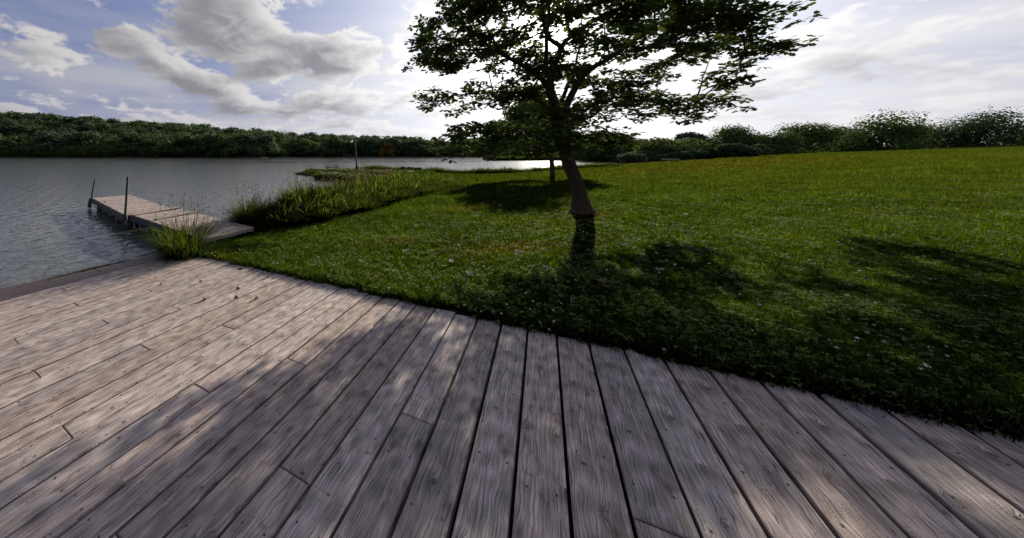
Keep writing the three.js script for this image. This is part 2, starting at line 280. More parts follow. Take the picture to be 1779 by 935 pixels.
// ---------------------------------------------------------------- far shore: one tree after the other along the water, the wood on the hill behind
{
  const r = rng(31), protos = [];
  for (let k = 0; k < 6; k++) {
    const h = 10, w = [8, 7, 9, 6.5, 8.5, 7.5][k], lobes = lobesFor(r, h, w, k < 3 ? 0.18 : 0.25, 11);
    protos.push({ crown: crownGeo(lobes, 1000, 0.42, 100 + k), trunk: tube([V(0, -0.6, 0), V(0.1, 3, 0), V(0.2, 6.5, 0.1)], [0.28, 0.2, 0.08], 5, false) });
  }
  const kinds = [['deep green leafy tree in the row along the far shore', 0], ['broad green tree at the far waterline', 3], ['dark bluish green tree on the far bank', 4], ['mid green round tree on the far bank', 1], ['orange autumn tree on the far bank among green trees', 5], ['low bushy green tree at the far waterline', 6]];
  const shoreTree = (u, back, h, kind, k, wide = 1) => {
    let d = 215; for (let i = 0; i < 6; i++) d = farShore((u - CU) / F * d) + back;
    const x = (u - CU) / F * d, z = -d, o = thing('shore_tree', kinds[kind][0], 'tree', V(x, hillY(x, z), z), r() * 6.28, 'trees along the far shore');
    part('trunk', protos[k].trunk, bark, o); part('crown', protos[k].crown, greens[kinds[kind][1]], o); o.scale.set(h / 10 * wide, h / 10, h / 10 * wide);
  };
  for (let u = -10; u < 262; u += 9 + r() * 6) shoreTree(u, 4 + r() * 7, 5.5 + r() * 5, r() < 0.3 ? 5 : r() < 0.4 ? 1 : r() < 0.5 ? 0 : 3, Math.floor(r() * 6), 1.25);
  for (const [u, h] of [[18, 9], [72, 10], [130, 9.5], [165, 8], [268, 12.5]]) shoreTree(u, 5, h, u === 165 ? 5 : 1, Math.floor(r() * 3), 1.3);
  for (let u = 262; u < 462; u += 13 + r() * 7) shoreTree(u, 5 + r() * 8, 13 + r() * 4.5, r() < 0.25 ? 1 : r() < 0.5 ? 0 : r() < 0.5 ? 3 : 2, Math.floor(r() * 6), 1.2);
  for (let u = 468; u < 1010; u += 12 + r() * 7) shoreTree(u, 4 + r() * 9, 11.5 + r() * 4.5, r() < 0.08 ? 1 : r() < 0.4 ? 0 : r() < 0.5 ? 3 : 2, Math.floor(r() * 6), 1.15);
  shoreTree(677, 3, 12, 4, 1, 1); shoreTree(664, 4, 7, 4, 3, 0.9);
  // the wood that covers the hill reads as one mass
  const mats = [greens[0], greens[2], greens[1], greens[4], greens[0], greens[2]], wood = new THREE.Group();
  for (let k = 0; k < 6; k++) {
    const list = [], m4 = new THREE.Matrix4(), q = new THREE.Quaternion(), up = V(0, 1, 0);
    for (let x = -640 + k; x < 330; x += 11) for (let back = 14; back < 150; back += 11) {
      const d0 = rng(Math.round(x * 31 + back * 977 + k * 7)); if (d0() > 1 / 6.5) continue;
      const px = x + (d0() - 0.5) * 9, pz = -(farShore(px) + back + (d0() - 0.5) * 8), s = 1.25 + d0() * 0.75;
      q.setFromAxisAngle(up, d0() * 6.28); list.push(m4.clone().compose(V(px, hillY(px, pz) - 0.5, pz), q, V(s * 1.15, s, s * 1.15)));
    }
    const im = new THREE.InstancedMesh(protos[k].crown, mats[k], list.length); list.forEach((m, i) => im.setMatrixAt(i, m));
    stuff(im, numbered('hillside_wood'), 'green wood covering the far hillside above the lake', 'wood'); im.userData.group = 'wood on the far hills'; scene.add(im);
  }
}

// ---------------------------------------------------------------- the boat ramp of planks
const grain = tex(1024, 256, (x, y) => {
  const kx = ((x % 341) - 170) / 26, ky = ((y + 40 * Math.floor(x / 341)) % 85 - 42) / 9, kn = Math.exp(-(kx * kx + ky * ky) * 1.2), wv = noise(x / 70, y / 30, 6) * 6 + kn * 14, crack = clamp((0.05 - Math.abs(noise(x / 160, (y + wv) / 7, 21))) * 18) * clamp(noise(x / 120, y / 18, 33) * 3);
  const f = 0.88 + 0.34 * noise(x / 110, (y + wv) / 2.6, 1.5) + 0.2 * noise(x / 34, (y + wv) / 1.5, 8) + 0.2 * noise(x / 60, y / 40, 3) + 0.1 * noise(x / 2, y / 2, 5) - 0.6 * crack - 0.22 * kn, st = clamp(noise(x / 50, y / 30, 12) * 1.3 - 0.3);
  const k = 225 * clamp(f, 0.3, 1.12); return [k * (1 - 0.35 * st), k * 0.95 * (1 - 0.42 * st), k * 0.92 * (1 - 0.48 * st)].map((c) => Math.min(255, c));
}, true);
grain.repeat.set(0.5, 2);
const wood = [[0.5, 0.445, 0.42], [0.58, 0.515, 0.49], [0.43, 0.395, 0.385], [0.52, 0.465, 0.42], [0.57, 0.53, 0.51], [0.46, 0.4, 0.365]].map((c) => std(c, 0.82, { map: grain, bumpMap: grain, bumpScale: 0.006 }));
const wetWood = std([0.11, 0.075, 0.06], 0.35, { map: grain, bumpMap: grain, bumpScale: 0.006 });
{
  const ramp = thing('boat_ramp', 'weathered plank boat ramp sloping into the lake beside the lawn', 'boat ramp', V(0, 0, 0)), r = rng(12);
  const bx = Math.sin(0.575), bz = -Math.cos(0.575), qx = -bz, qz = bx, pitch = 0.237;
  const along = V(bx, rampY(bx, bz) - rampY(0, 0), bz).normalize(), side = V(qx, rampY(qx, qz) - rampY(0, 0), qz).normalize(), up = side.clone().cross(along).normalize(); if (up.y < 0) up.negate();
  const basis = new THREE.Matrix4(); const zAxis = along.clone().cross(up).normalize(); basis.makeBasis(along, up, zAxis);
  for (let c = -10.2, k = 0; c < 4.6; c += pitch, k++) {
    const t = (c - (qx * P1[0] + qz * P1[1])) / (qx * EDGE[0] + qz * EDGE[1]);
    const far = (P1[0] + t * EDGE[0]) * bx + (P1[1] + t * EDGE[1]) * bz - 0.04 + r() * 0.12;   // along-board coordinate of the end at the lawn
    let b = far; const near = -3.2; let first = true;
    while (b > near + 0.3) {
      const len = Math.min(b - near, first ? 1.6 + ((k * 7) % 5) * 0.75 : 4.2), mid = b - len / 2, x = bx * mid + qx * c, z = bz * mid + qz * c;
      const dry = rampY(x, z) > 0.075;
      const m = part(numbered('plank'), plank(len - 0.008, pitch - 0.014 - r() * 0.008, 0.05, 0.005, r() * 9, r() * 3), dry ? wood[Math.floor(r() * 6)] : wetWood, ramp);
      m.quaternion.setFromRotationMatrix(basis); m.position.set(x, rampY(x, z) + (r() - 0.5) * 0.008, z);
      b -= len; first = false;
    }
  }
  // screw heads, two where each plank crosses a joist
  const heads = []; for (const m of ramp.children.slice()) { const w = m.geometry.boundingBox ?? (m.geometry.computeBoundingBox(), m.geometry.boundingBox); for (let q = Math.ceil((w.min.x + 0.06) / 0.6) * 0.6; q < w.max.x; q += 0.6) for (const e of [-0.07, 0.07]) { const p = V(q + (r() - 0.5) * 0.03, 0.0012, e + (r() - 0.5) * 0.02).applyMatrix4(new THREE.Matrix4().compose(m.position, m.quaternion, m.scale)); if (p.y > 0) heads.push(new THREE.CylinderGeometry(0.0055, 0.0055, 0.003, 7).translate(p.x, p.y, p.z)); } }
  part('screw_heads', mergeGeometries(heads), std([0.05, 0.042, 0.038], 0.6, { metalness: 0.5 }), ramp).userData.kind = 'stuff';
  // small dead leaves and twig scraps lying on the planks
  const leaf = crownGeo([[0, 0, 0, 0.02, 0.004, 0.02]], 3, 0.022, 4); const lm = leafMat([0.12, 0.07, 0.03], 0.9, 0.1);
  for (let i = 0; i < 9; i++) { const x = -3.6 + r() * 3.4, z = -4.3 - r() * 2.2; if (onRamp(x, z) > -0.15 || rampY(x, z) < 0.1) continue; const o = part(numbered('leaf_scrap'), leaf, lm, scene); o.position.set(x, rampY(x, z) + 0.012, z); o.rotation.y = r() * 6; tag(o, 'small brown dead leaf lying on the ramp planks', 'leaf', 'dead leaves on the ramp'); }
}

// ---------------------------------------------------------------- the dock
const iron = std([0.02, 0.024, 0.03], 0.55, { metalness: 0.3 }), steel = std([0.3, 0.31, 0.32], 0.4, { metalness: 0.7 }), plastic = std([0.02, 0.022, 0.024], 0.5);
function dockSection(label, A, B, yA, yB, width, opts) {
  const L = Math.hypot(B[0] - A[0], B[1] - A[1]), o = thing('dock_section', label, 'dock', V(A[0], yA, A[1]), -Math.atan2(B[1] - A[1], B[0] - A[0]));
  const body = o, tilt = Math.atan2(yB - yA, L), r = rng(opts.seed); o.rotation.order = 'YZX'; o.rotation.z = tilt;      // local x along the dock, local -z to its far side
  const n = Math.round(L / 0.146);
  for (let i = 0; i < n; i++) {
    const m = part(numbered('deck_plank'), plank(width + 0.03 + r() * 0.02, L / n - 0.009, 0.036, 0.004, r() * 9, r() * 3), wood[Math.floor(r() * 6)], body);
    m.rotation.y = Math.PI / 2 + (r() - 0.5) * 0.012; const lift = (opts.lifted ?? []).includes(i) ? 0.035 : 0; m.position.set((i + 0.5) * L / n, lift + (r() - 0.5) * 0.008, -width / 2); m.rotation.x = (r() - 0.5) * 0.02 + lift;
  }
  for (const z of [0.005, -width - 0.005]) {
    part('side_beam', boxAt(L, 0.14, 0.05, L / 2, -0.113, z), iron, body);
    part('beam_flange', boxAt(L, 0.02, 0.085, L / 2, -0.194, z + 0.012 * Math.sign(z)), iron, body);
    if (opts.truss) {
      part('lower_rail', boxAt(L - 0.2, 0.035, 0.04, L / 2, -0.4, z), iron, body);
      const m = Math.round(L / 0.42);
      for (let i = 0; i < m; i++) { const x = (i + 0.35) * L / m; part('truss_rod', tube([V(x, -0.2, z), V(x + 0.17, -0.385, z)], [0.011, 0.011], 6), steel, body); }
    }
  }
  for (const x of [0.03, L - 0.03]) part('end_beam', boxAt(0.05, 0.15, width - 0.06, x, -0.115, -width / 2), iron, body);
  if (opts.floats) for (let i = 0; i < opts.floats; i++) { const x = (i + 0.5) * L / opts.floats; part('float', new THREE.CapsuleGeometry(0.19, width - 0.45, 4, 10).rotateX(Math.PI / 2).scale(1.9, 1, 1).translate(x, -0.4, -width / 2), plastic, body); part('float_strap', boxAt(0.05, 0.2, 0.02, x, -0.28, 0.02), iron, body); }
  if (opts.face) part('end_board', plank(width + 0.02, 0.09, 0.03, 0.004).rotateX(-Math.PI / 2).rotateY(Math.PI / 2).translate(L + 0.004, -0.05, -width / 2), wood[1], body);
  for (let i = 0; i < (opts.cleats ?? 0); i++) { const x = L * (0.35 + 0.45 * i), z = i % 2 ? -width + 0.07 : -0.08; const c = part('cleat', tube([V(x - 0.09, 0.05, z), V(x - 0.05, 0.045, z), V(x + 0.05, 0.045, z), V(x + 0.09, 0.05, z)], [0.008, 0.014, 0.014, 0.008], 6), iron, body); part('cleat_foot', boxAt(0.05, 0.035, 0.03, x, 0.02, z), iron, c); }
  return o;
}
{
  const s1 = dockSection('outer floating dock section with two leaning mooring pipes', [-11.5, -13.9], [-7.2, -10.02], 0.5, 0.5, 1.42, { seed: 3, floats: 5, cleats: 2 });
  s1.updateMatrixWorld(true);
  const pipe = (name, top, foot, rr) => { const inv = s1.matrixWorld.clone().invert(); const m = part(name, tube([foot, top].map((p) => p.clone().applyMatrix4(inv)), [rr, rr], 10), plastic, s1); return m; };
  const t1 = at(164.5, 312, 13.95), f1 = at(155, 361, 13.95); f1.y = -0.5; pipe('mooring_pipe', t1, at(154, 372, 13.95), 0.035);
  const sleeveTop = at(158.6, 345, 13.95), sleeveFoot = at(155.4, 360, 13.95); pipe('pipe_sleeve', sleeveTop, sleeveFoot, 0.085);
  const t2 = at(222, 307, 9.93), f2 = at(215.6, 400, 9.93); pipe('mooring_pipe', t2, f2, 0.036);
  pipe('pipe_sleeve', at(217.6, 372, 9.93), at(216.8, 383, 9.93), 0.07);
  dockSection('inner dock section with open truss sides resting on the grassy shore', [-6.95, -9.9], [-3.39, -7.37], 0.555, 0.46, 1.4, { seed: 8, truss: true, face: true, lifted: [1, 9], cleats: 2, floats: 0 });
}

// ---------------------------------------------------------------- blades: turf, reeds, tall grass
function bladeGeo(specs, seg) {                    // specs: [x, z, azimuth, lean, droop, length, width, yBase]
  const pos = [], idx = [], nor = [];
  for (const [x, z, az, lean, droop, len, w, y0 = 0] of specs) {
    const ca = Math.cos(az), sa = Math.sin(az); let px = x, py = y0, pz = z, th = lean; const i0 = pos.length / 3, st = len / seg;
    for (let s = 0; s <= seg; s++) {
      const ww = w * 0.5 * (s === seg ? 0.08 : 1 - 0.55 * (s / seg) ** 2), nx = -Math.cos(th) * ca, nz = -Math.cos(th) * sa, ny = Math.sin(th);
      pos.push(px - sa * ww, py, pz + ca * ww, px + sa * ww, py, pz - ca * ww); nor.push(nx, ny, nz, nx, ny, nz);
      px += Math.sin(th) * ca * st; pz += Math.sin(th) * sa * st; py += Math.cos(th) * st; th += droop / seg * (0.5 + s / seg);
    }
    for (let s = 0; s < seg; s++) { const k = i0 + s * 2; idx.push(k, k + 1, k + 2, k + 1, k + 3, k + 2); }
  }
  return geo(pos, null, null, idx, nor);
}
function scatter(name, geometry, material, list, label, category, group) {   // list: [x, y, z, turn, scaleXZ, scaleY, colour]
  const im = new THREE.InstancedMesh(geometry, material, list.length), m = new THREE.Matrix4(), q = new THREE.Quaternion(), up = V(0, 1, 0), c = new THREE.Color();
  list.forEach(([x, y, z, t, s, sy, col], i) => { q.setFromAxisAngle(up, t); im.setMatrixAt(i, m.compose(V(x, y, z), q, V(s, sy, s))); if (col) im.setColorAt(i, c.setRGB(...col)); });
  stuff(im, numbered(name), label, category); if (group) im.userData.group = group; scene.add(im); return im;
}
const white = [1, 1, 1];
{
  const r = rng(91), tufts = [], leafy = [[], [], []], lists = [[], [], []], clover = [], flowers = [], seedy = [];
  for (let k = 0; k < 3; k++) { const s = []; for (let i = 0; i < 11; i++) { const t = r() * 6.28, q = Math.sqrt(r()) * 0.05; s.push([Math.cos(t) * q, Math.sin(t) * q, r() * 6.28, 0.1 + r() * 0.5, 0.4 + r() * 1.1, 0.05 + r() * 0.055, 0.0052]); } tufts.push(bladeGeo(s, 2)); }
  // clover: three round leaflets on short stems
  const cp = [], ci = [];
  for (let i = 0; i < 5; i++) { const t = r() * 6.28, q = Math.sqrt(r()) * 0.05, hx = Math.cos(t) * q, hz = Math.sin(t) * q, hy = 0.035 + r() * 0.03, tx = (r() - 0.5) * 0.7, tz = (r() - 0.5) * 0.7;
    for (let l = 0; l < 3; l++) { const a = l * 2.094 + t, i0 = cp.length / 3; for (const [f, w] of [[0.001, 0], [0.009, 0.007], [0.017, 0.005], [0.017, -0.005], [0.009, -0.007]]) { const lx = Math.cos(a) * f - Math.sin(a) * w, lz = Math.sin(a) * f + Math.cos(a) * w; cp.push(hx + lx, hy + lx * tx + lz * tz, hz + lz); } ci.push(i0, i0 + 2, i0 + 1, i0, i0 + 3, i0 + 2, i0, i0 + 4, i0 + 3); } }
  const cloverGeo = geo(cp, null, null, ci);
  const N = 290000, lo = Math.log(1.15), hi = Math.log(62);
  for (let i = 0; i < N; i++) {
    const d = Math.exp(lo + (hi - lo) * r()), x = d * (-0.5 + 3.0 * r()), z = -d + (r() - 0.5) * 0.2;
    if (x < -3.5 || x > 130) continue;
    const e = onRamp(x, z); if (e < -0.05 + 0.16 * noise(x * 3, 1, z * 3) + 0.08 * noise(x * 9, 1, z * 9) && z > -9) continue;
    const sd = shoreDist(x, z); if (sd < 0.5) continue;
    if (inside(reedPoly, x, z) && polyDist(reedPoly, x, z) > 0.25) continue;
    if (Math.abs(z + 43 + Math.max(0, x - 37) * 0.3) > 200) continue;
    const dr = dryness(x, z); if (r() < dr * 0.85) continue;
    const y = groundY(x, z, sd), grow = Math.max(1, (d / 7) ** 0.62), tone = 0.8 + 0.5 * r() + 0.7 * fbm(x * 0.6, 40, z * 0.6, 3), dry = clamp(dr * 1.1 + (r() < 0.06 ? 0.7 : 0));
    const col = [mix(0.9, 2.3, dry) * tone, mix(1, 1.15, dry) * tone, mix(0.9, 2.2, dry) * tone], edge = e < 0.25 && z > -9 ? 1.1 : 1;
    lists[i % 3].push([x, y - 0.004, z, r() * 6.28, (0.85 + 0.5 * r()) * grow, (0.75 + 0.6 * r()) * Math.min(grow, 1.7) * edge, col]);
    const patch = fbm(x * 0.8, 70, z * 0.8, 3);
    if (d < 22 && r() < 0.07 + 0.12 * smooth(0, 0.3, patch)) clover.push([x + 0.03, y, z, r() * 6.28, (0.9 + 0.6 * r()) * Math.max(1, (d / 7) ** 0.5), 1 + 0.4 * r(), [tone, tone, tone]]);
    const fl = fbm(x * 0.5, 90, z * 0.5, 2);
    if (d < 24 && r() < 0.004 + 0.03 * smooth(0.05, 0.35, fl)) flowers.push([x, y + 0.045 + 0.03 * r(), z, r() * 6.28, 0.8 + 0.5 * r(), 0.8 + 0.3 * r()]);
  }
  const turf = leafMat([0.19, 0.31, 0.016], 0.95, 0.62);
  lists.forEach((l, k) => scatter('lawn_grass', tufts[k], turf, l, 'short mown grass of the lakeside lawn', 'grass', 'turf of the lawn'));
  scatter('clover', cloverGeo, leafMat([0.13, 0.2, 0.02], 0.9, 0.5, 0.22), clover, 'low clover leaves growing in the lawn', 'clover');
  const fp = new THREE.IcosahedronGeometry(0.012, 1).scale(1, 0.8, 1); fp.deleteAttribute('uv');
  scatter('clover_flowers', fp, std([0.62, 0.6, 0.5], 0.8), flowers, 'small white clover flower heads dotted over the lawn', 'flowers');
}
const reedMats = [[0.29, 0.44, 0.04], [0.24, 0.39, 0.042], [0.32, 0.43, 0.055]].map((c) => leafMat(c, 0.95, 0.62, 0.4));
const dryMat = leafMat([0.26, 0.2, 0.11], 0.95, 0.4), plumeMat = leafMat([0.56, 0.53, 0.53], 0.95, 0.4), rustMat = leafMat([0.2, 0.09, 0.03], 0.95, 0.4);
const clumpOf = (r, n, h, w, spread, bend, seg = 5, open = 0.28) => { const s = []; for (let i = 0; i < n; i++) { const t = r() * 6.28, q = Math.sqrt(r()) * spread; s.push([Math.cos(t) * q, Math.sin(t) * q, t + (r() - 0.5) * 1.6, 0.04 + r() * open, bend * (0.35 + r() * 1.2), h * (0.55 + 0.5 * r()), w * (0.7 + 0.6 * r())]); } return bladeGeo(s, seg); };
const seedStalks = (r, n, h, spread) => {             // thin culms ending in a loose narrow panicle
  const s = []; for (let i = 0; i < n; i++) { const t = r() * 6.28, q = Math.sqrt(r()) * spread, az = r() * 6.28, lean = 0.03 + r() * 0.14, L = h * (0.75 + 0.4 * r()), x = Math.cos(t) * q, z = Math.sin(t) * q; s.push([x, z, az, lean, 0.1, L, 0.006]);
    for (let k = 0; k < 6; k++) { const f = 0.8 + 0.2 * k / 6; s.push([x + Math.cos(az) * Math.sin(lean + 0.06) * L * f, z + Math.sin(az) * Math.sin(lean + 0.06) * L * f, az + k * 2.1, 0.3, 0.4, 0.07, 0.011, L * f * Math.cos(lean + 0.03)]); } }
  return bladeGeo(s, 3);
};
{
  const r = rng(404), forms = [0, 1, 2].map(() => clumpOf(r, 32, 1.0, 0.029, 0.2, 1.6)), lists = [[], [], []], rust = [], stalks = [], dark = [];
  for (let i = 0; i < 90000; i++) {
    const x = -3.6 + r() * 12.8, z = -8.5 - r() * 19.3; if (!inside(reedPoly, x, z)) continue;
    const d = -z; if (r() > 0.11 * Math.min(1.4, 13 / d) || (x < -2.35 && z > -9.5)) continue;
    const sd = shoreDist(x, z), y = Math.max(-0.15, groundY(x, z, sd)) - 0.02, n = fbm(x * 0.5, 14, z * 0.5, 3), h = (0.78 + 0.3 * r() + 0.45 * n) * mix(1.5, 0.78, smooth(11, 25, d)) * (x < -2 ? 0.62 : 1) * mix(0.5, 1.02, smooth(0.05, 1.7, frontDist(x, z))), tone = 0.75 + 0.5 * r() + 0.5 * n;
    const yel = smooth(0.0, 0.4, fbm(x * 0.9, 33, z * 0.9, 3));
    lists[Math.floor(r() * 3)].push([x, y, z, r() * 6.28, 0.9 + 0.4 * r(), h, [tone * (1 + 0.25 * yel), tone, tone]]);
    if (fbm(x * 0.7, 55, z * 0.7, 2) > 0.2 && r() < 0.25) rust.push([x, y, z, r() * 6.28, 0.8, h * 0.95]);
    if (sd < 1.2 && d < 17 && r() < 0.16) stalks.push([x, y, z, r() * 6.28, 1, (0.85 + 0.4 * r()) * (x < -2 ? 0.75 : 1)]);
  }
  lists.forEach((l, k) => scatter('reed_bed', forms[k], reedMats[k], l, 'dense bed of arching green reed grass between lawn and cove', 'reeds', 'reed bed by the cove'));
  scatter('rusty_reeds', forms[0], rustMat, rust, 'withered reddish brown reed leaves in the green reed bed', 'reeds');
  scatter('reed_stalks', seedStalks(r, 7, 1.35, 0.22), dryMat, stalks, 'thin seeding reed stalks standing above the bed on its water side', 'reeds');
  // grey plumed cattails in the head of the cove
  const plumes = [], body = [];
  for (let i = 0; i < 2600; i++) { const f = r(), x = mix(-2.6, 6.2, f) + (r() - 0.5), z = mix(-34.5, -27.2, f) + (r() - 0.5) * 5 + 1.2; if (inside(reedPoly, x, z)) continue; const y = Math.max(-0.05, groundY(x, z)); body.push([x, y, z, r() * 6.28, 1.2, 0.5 + 0.4 * r(), [0.9, 1, 1]]); if (r() < 0.08) plumes.push([x, y, z, r() * 6.28, 1, 0.75 + 0.4 * r()]); }
  const pg = []; for (let i = 0; i < 4; i++) { const x = (r() - 0.5) * 0.5, z = (r() - 0.5) * 0.5, az = r() * 6.28; pg.push([x, z, az, 0.15, 0.1, 0.62, 0.012]); for (let k = 0; k < 5; k++) pg.push([x + Math.cos(az) * 0.09, z + Math.sin(az) * 0.09, az + k * 1.3, 0.12, 0.2, 0.3, 0.028, 0.4]); }
  scatter('cove_sedge', forms[1], reedMats[1], body, 'dark low sedge at the head of the cove', 'reeds'); scatter('plumed_reeds', bladeGeo(pg, 3), plumeMat, plumes, 'pale grey plumed reeds at the head of the cove', 'reeds');
  // rough grass along the far edge of the lawn, round the grassy point and on the spit
  const rim = [], rimStalk = [];
  const line = [[-5.3, -38.5], [-3, -36.3], [0.5, -34.3], [4, -32]], line2 = [[3, -45], [6.5, -43.5], [10.5, -38.3], [14, -35.4], [19, -36.3], [29, -40], [36, -41.5]], line3 = [[57, -121], [70, -121], [85, -121], [100, -118], [92, -104]];
  const along = (pts, n, wide, h0, h1, sc) => { for (let i = 0; i < n; i++) { const t = r() * (pts.length - 1), k = Math.floor(t), f = t - k, x = mix(pts[k][0], pts[k + 1][0], f) + (r() - 0.5) * wide, z = mix(pts[k][1], pts[k + 1][1], f) + (r() - 0.5) * wide, n2 = 0.7 + 0.6 * r() + 0.8 * noise(x * 0.5, 5, z * 0.5); rim.push([x, Math.max(0, groundY(x, z)) - 0.03, z, r() * 6.28, sc, mix(h0, h1, r()) * Math.max(0.4, n2), [1, 1, 1]]); if (r() < 0.08) rimStalk.push([x, Math.max(0, groundY(x, z)), z, r() * 6.28, 1, 0.55 + 0.4 * r()]); } };
  along(line, 420, 2.0, 0.16, 0.34, 1.4); along(line2, 1500, 1.5, 0.35, 0.75, 1.5); along(line3, 700, 4, 0.8, 1.6, 2.6);
  along([[-5.2, -40.5], [-4.2, -43.2]], 60, 1, 0.2, 0.4, 1.3);
  along([[3.5, -29], [5, -34], [9, -37]], 500, 4, 0.25, 0.55, 1.4);
  scatter('bank_grass', forms[2], reedMats[1], rim, 'rough grass fringing the banks of the lake', 'grass'); scatter('bank_stalks', seedStalks(r, 4, 1.2, 0.3), rustMat, rimStalk, 'dark seed stalks standing in the bank grass', 'grass');
  // two single clumps and low weeds by the dock
  const clump = (u, v, d, h, label, n, spread, m2, low = 1) => { const p = at(u, v, d); p.y = Math.max(-0.05, groundY(p.x, p.z)) - 0.02; const o = thing('tall_grass_clump', label, 'grass clump', p, r() * 6); part('leaves', clumpOf(r, n, h, 0.015, spread, 1.25, 6, 0.5), reedMats[0], o); part('low_leaves', clumpOf(r, Math.round(n * 0.5), h * 0.6, 0.015, spread * 1.15, 1.6, 5, 0.75), reedMats[1], o); part('dry_leaves', clumpOf(r, Math.round(n / 9), h * 0.9, 0.014, spread * 0.8, 0.8), m2, o); part('seed_stalks', seedStalks(r, Math.round(n / 22), h * 1.25, spread), dryMat, o); };
  clump(324, 434, 7.25, 1.2, 'bushy clump of tall grass at the corner of the boat ramp beside the dock', 560, 0.46, rustMat);
  clump(430, 402, 9.4, 1.2, 'upright tall grass clump with browned leaves behind the shore end of the dock', 330, 0.26, rustMat);
  clump(408, 398, 9.2, 0.5, 'short weedy grass clump at the far side of the dock end', 160, 0.3, dryMat);
  clump(386, 396, 9.1, 0.42, 'low sparse grass clump in the water against the dock', 110, 0.26, dryMat);
  clump(1008, 371, 8.55, 0.13, 'short dark grass ring left unmown round the oak trunk', 120, 0.55, dryMat);
  const weeds = []; for (let i = 0; i < 420; i++) { const x = -4.3 + r() * 2.6, z = -7.3 - r() * 2.0, e = onRamp(x, z); if (e < 0.03) continue; const sd = shoreDist(x, z); if (sd < -0.3) continue; weeds.push([x, Math.max(-0.02, groundY(x, z, sd)), z, r() * 6.28, 0.6, 0.08 + 0.14 * r(), [0.9, 1, 1]]); }
  scatter('shore_weeds', forms[1], reedMats[1], weeds, 'low weeds on the bank under the shore end of the dock', 'weeds');
}

// ---------------------------------------------------------------- the oak
function leafShape(len) {                              // lobed oak leaf, folded along its rib
  const o = [[0, 0], [0.18, 0.1], [0.3, 0.24], [0.42, 0.15], [0.62, 0.31], [0.76, 0.2], [0.9, 0.2], [1, 0.03]], p = [], idx = [];
  for (const [x, w] of o) p.push([x * len, 0.10 * w * len, w * len], [x * len, -0.03 * len * Math.sin(x * 3), 0], [x * len, 0.10 * w * len, -w * len]);
  for (let i = 0; i < o.length - 1; i++) { const k = i * 3; if (i) idx.push(k, k + 1, k + 3); idx.push(k + 1, k + 4, k + 3, k + 1, k + 5, k + 4); if (i) idx.push(k + 1, k + 2, k + 5); else idx.push(k + 1, k + 5, k + 4); }
  return { p, idx };
}
function leavesGeo(clusters, seed, len) {               // clusters: [centre, radius vector, number]
  const r = rng(seed), s = leafShape(1), pos = [], idx = [], q = new THREE.Quaternion(), q2 = new THREE.Quaternion(), v = V();
  for (const [c, rad, n] of clusters) for (let i = 0; i < n;) {
    const t = r() * 6.2832, k = r() * 2 - 1, h = Math.sqrt(1 - k * k), f = Math.cbrt(r()), cx = c.x + Math.cos(t) * h * f * rad.x, cy = c.y + k * f * rad.y, cz = c.z + Math.sin(t) * h * f * rad.z, m = 4 + Math.floor(r() * 4), a0 = r() * 6.28;
    for (let j = 0; j < m; j++, i++) {                  // a rosette of leaves at a twig's end
      const a = a0 + j / m * 6.28 + (r() - 0.5) * 0.6, L = len * (0.7 + 0.6 * r()), i0 = pos.length / 3;
      q.setFromAxisAngle(V(0, 1, 0), a); q2.setFromEuler(new THREE.Euler((r() - 0.5) * 1.5, 0, 0.45 - r() * 1.25)); q.multiply(q2);
      for (const p of s.p) { v.set(p[0] + 0.12, p[1], p[2]).multiplyScalar(L).applyQuaternion(q); pos.push(v.x + cx, v.y + cy, v.z + cz); }
      for (const k2 of s.idx) idx.push(i0 + k2);
    }
  }
  return geo(pos, null, null, idx);
}
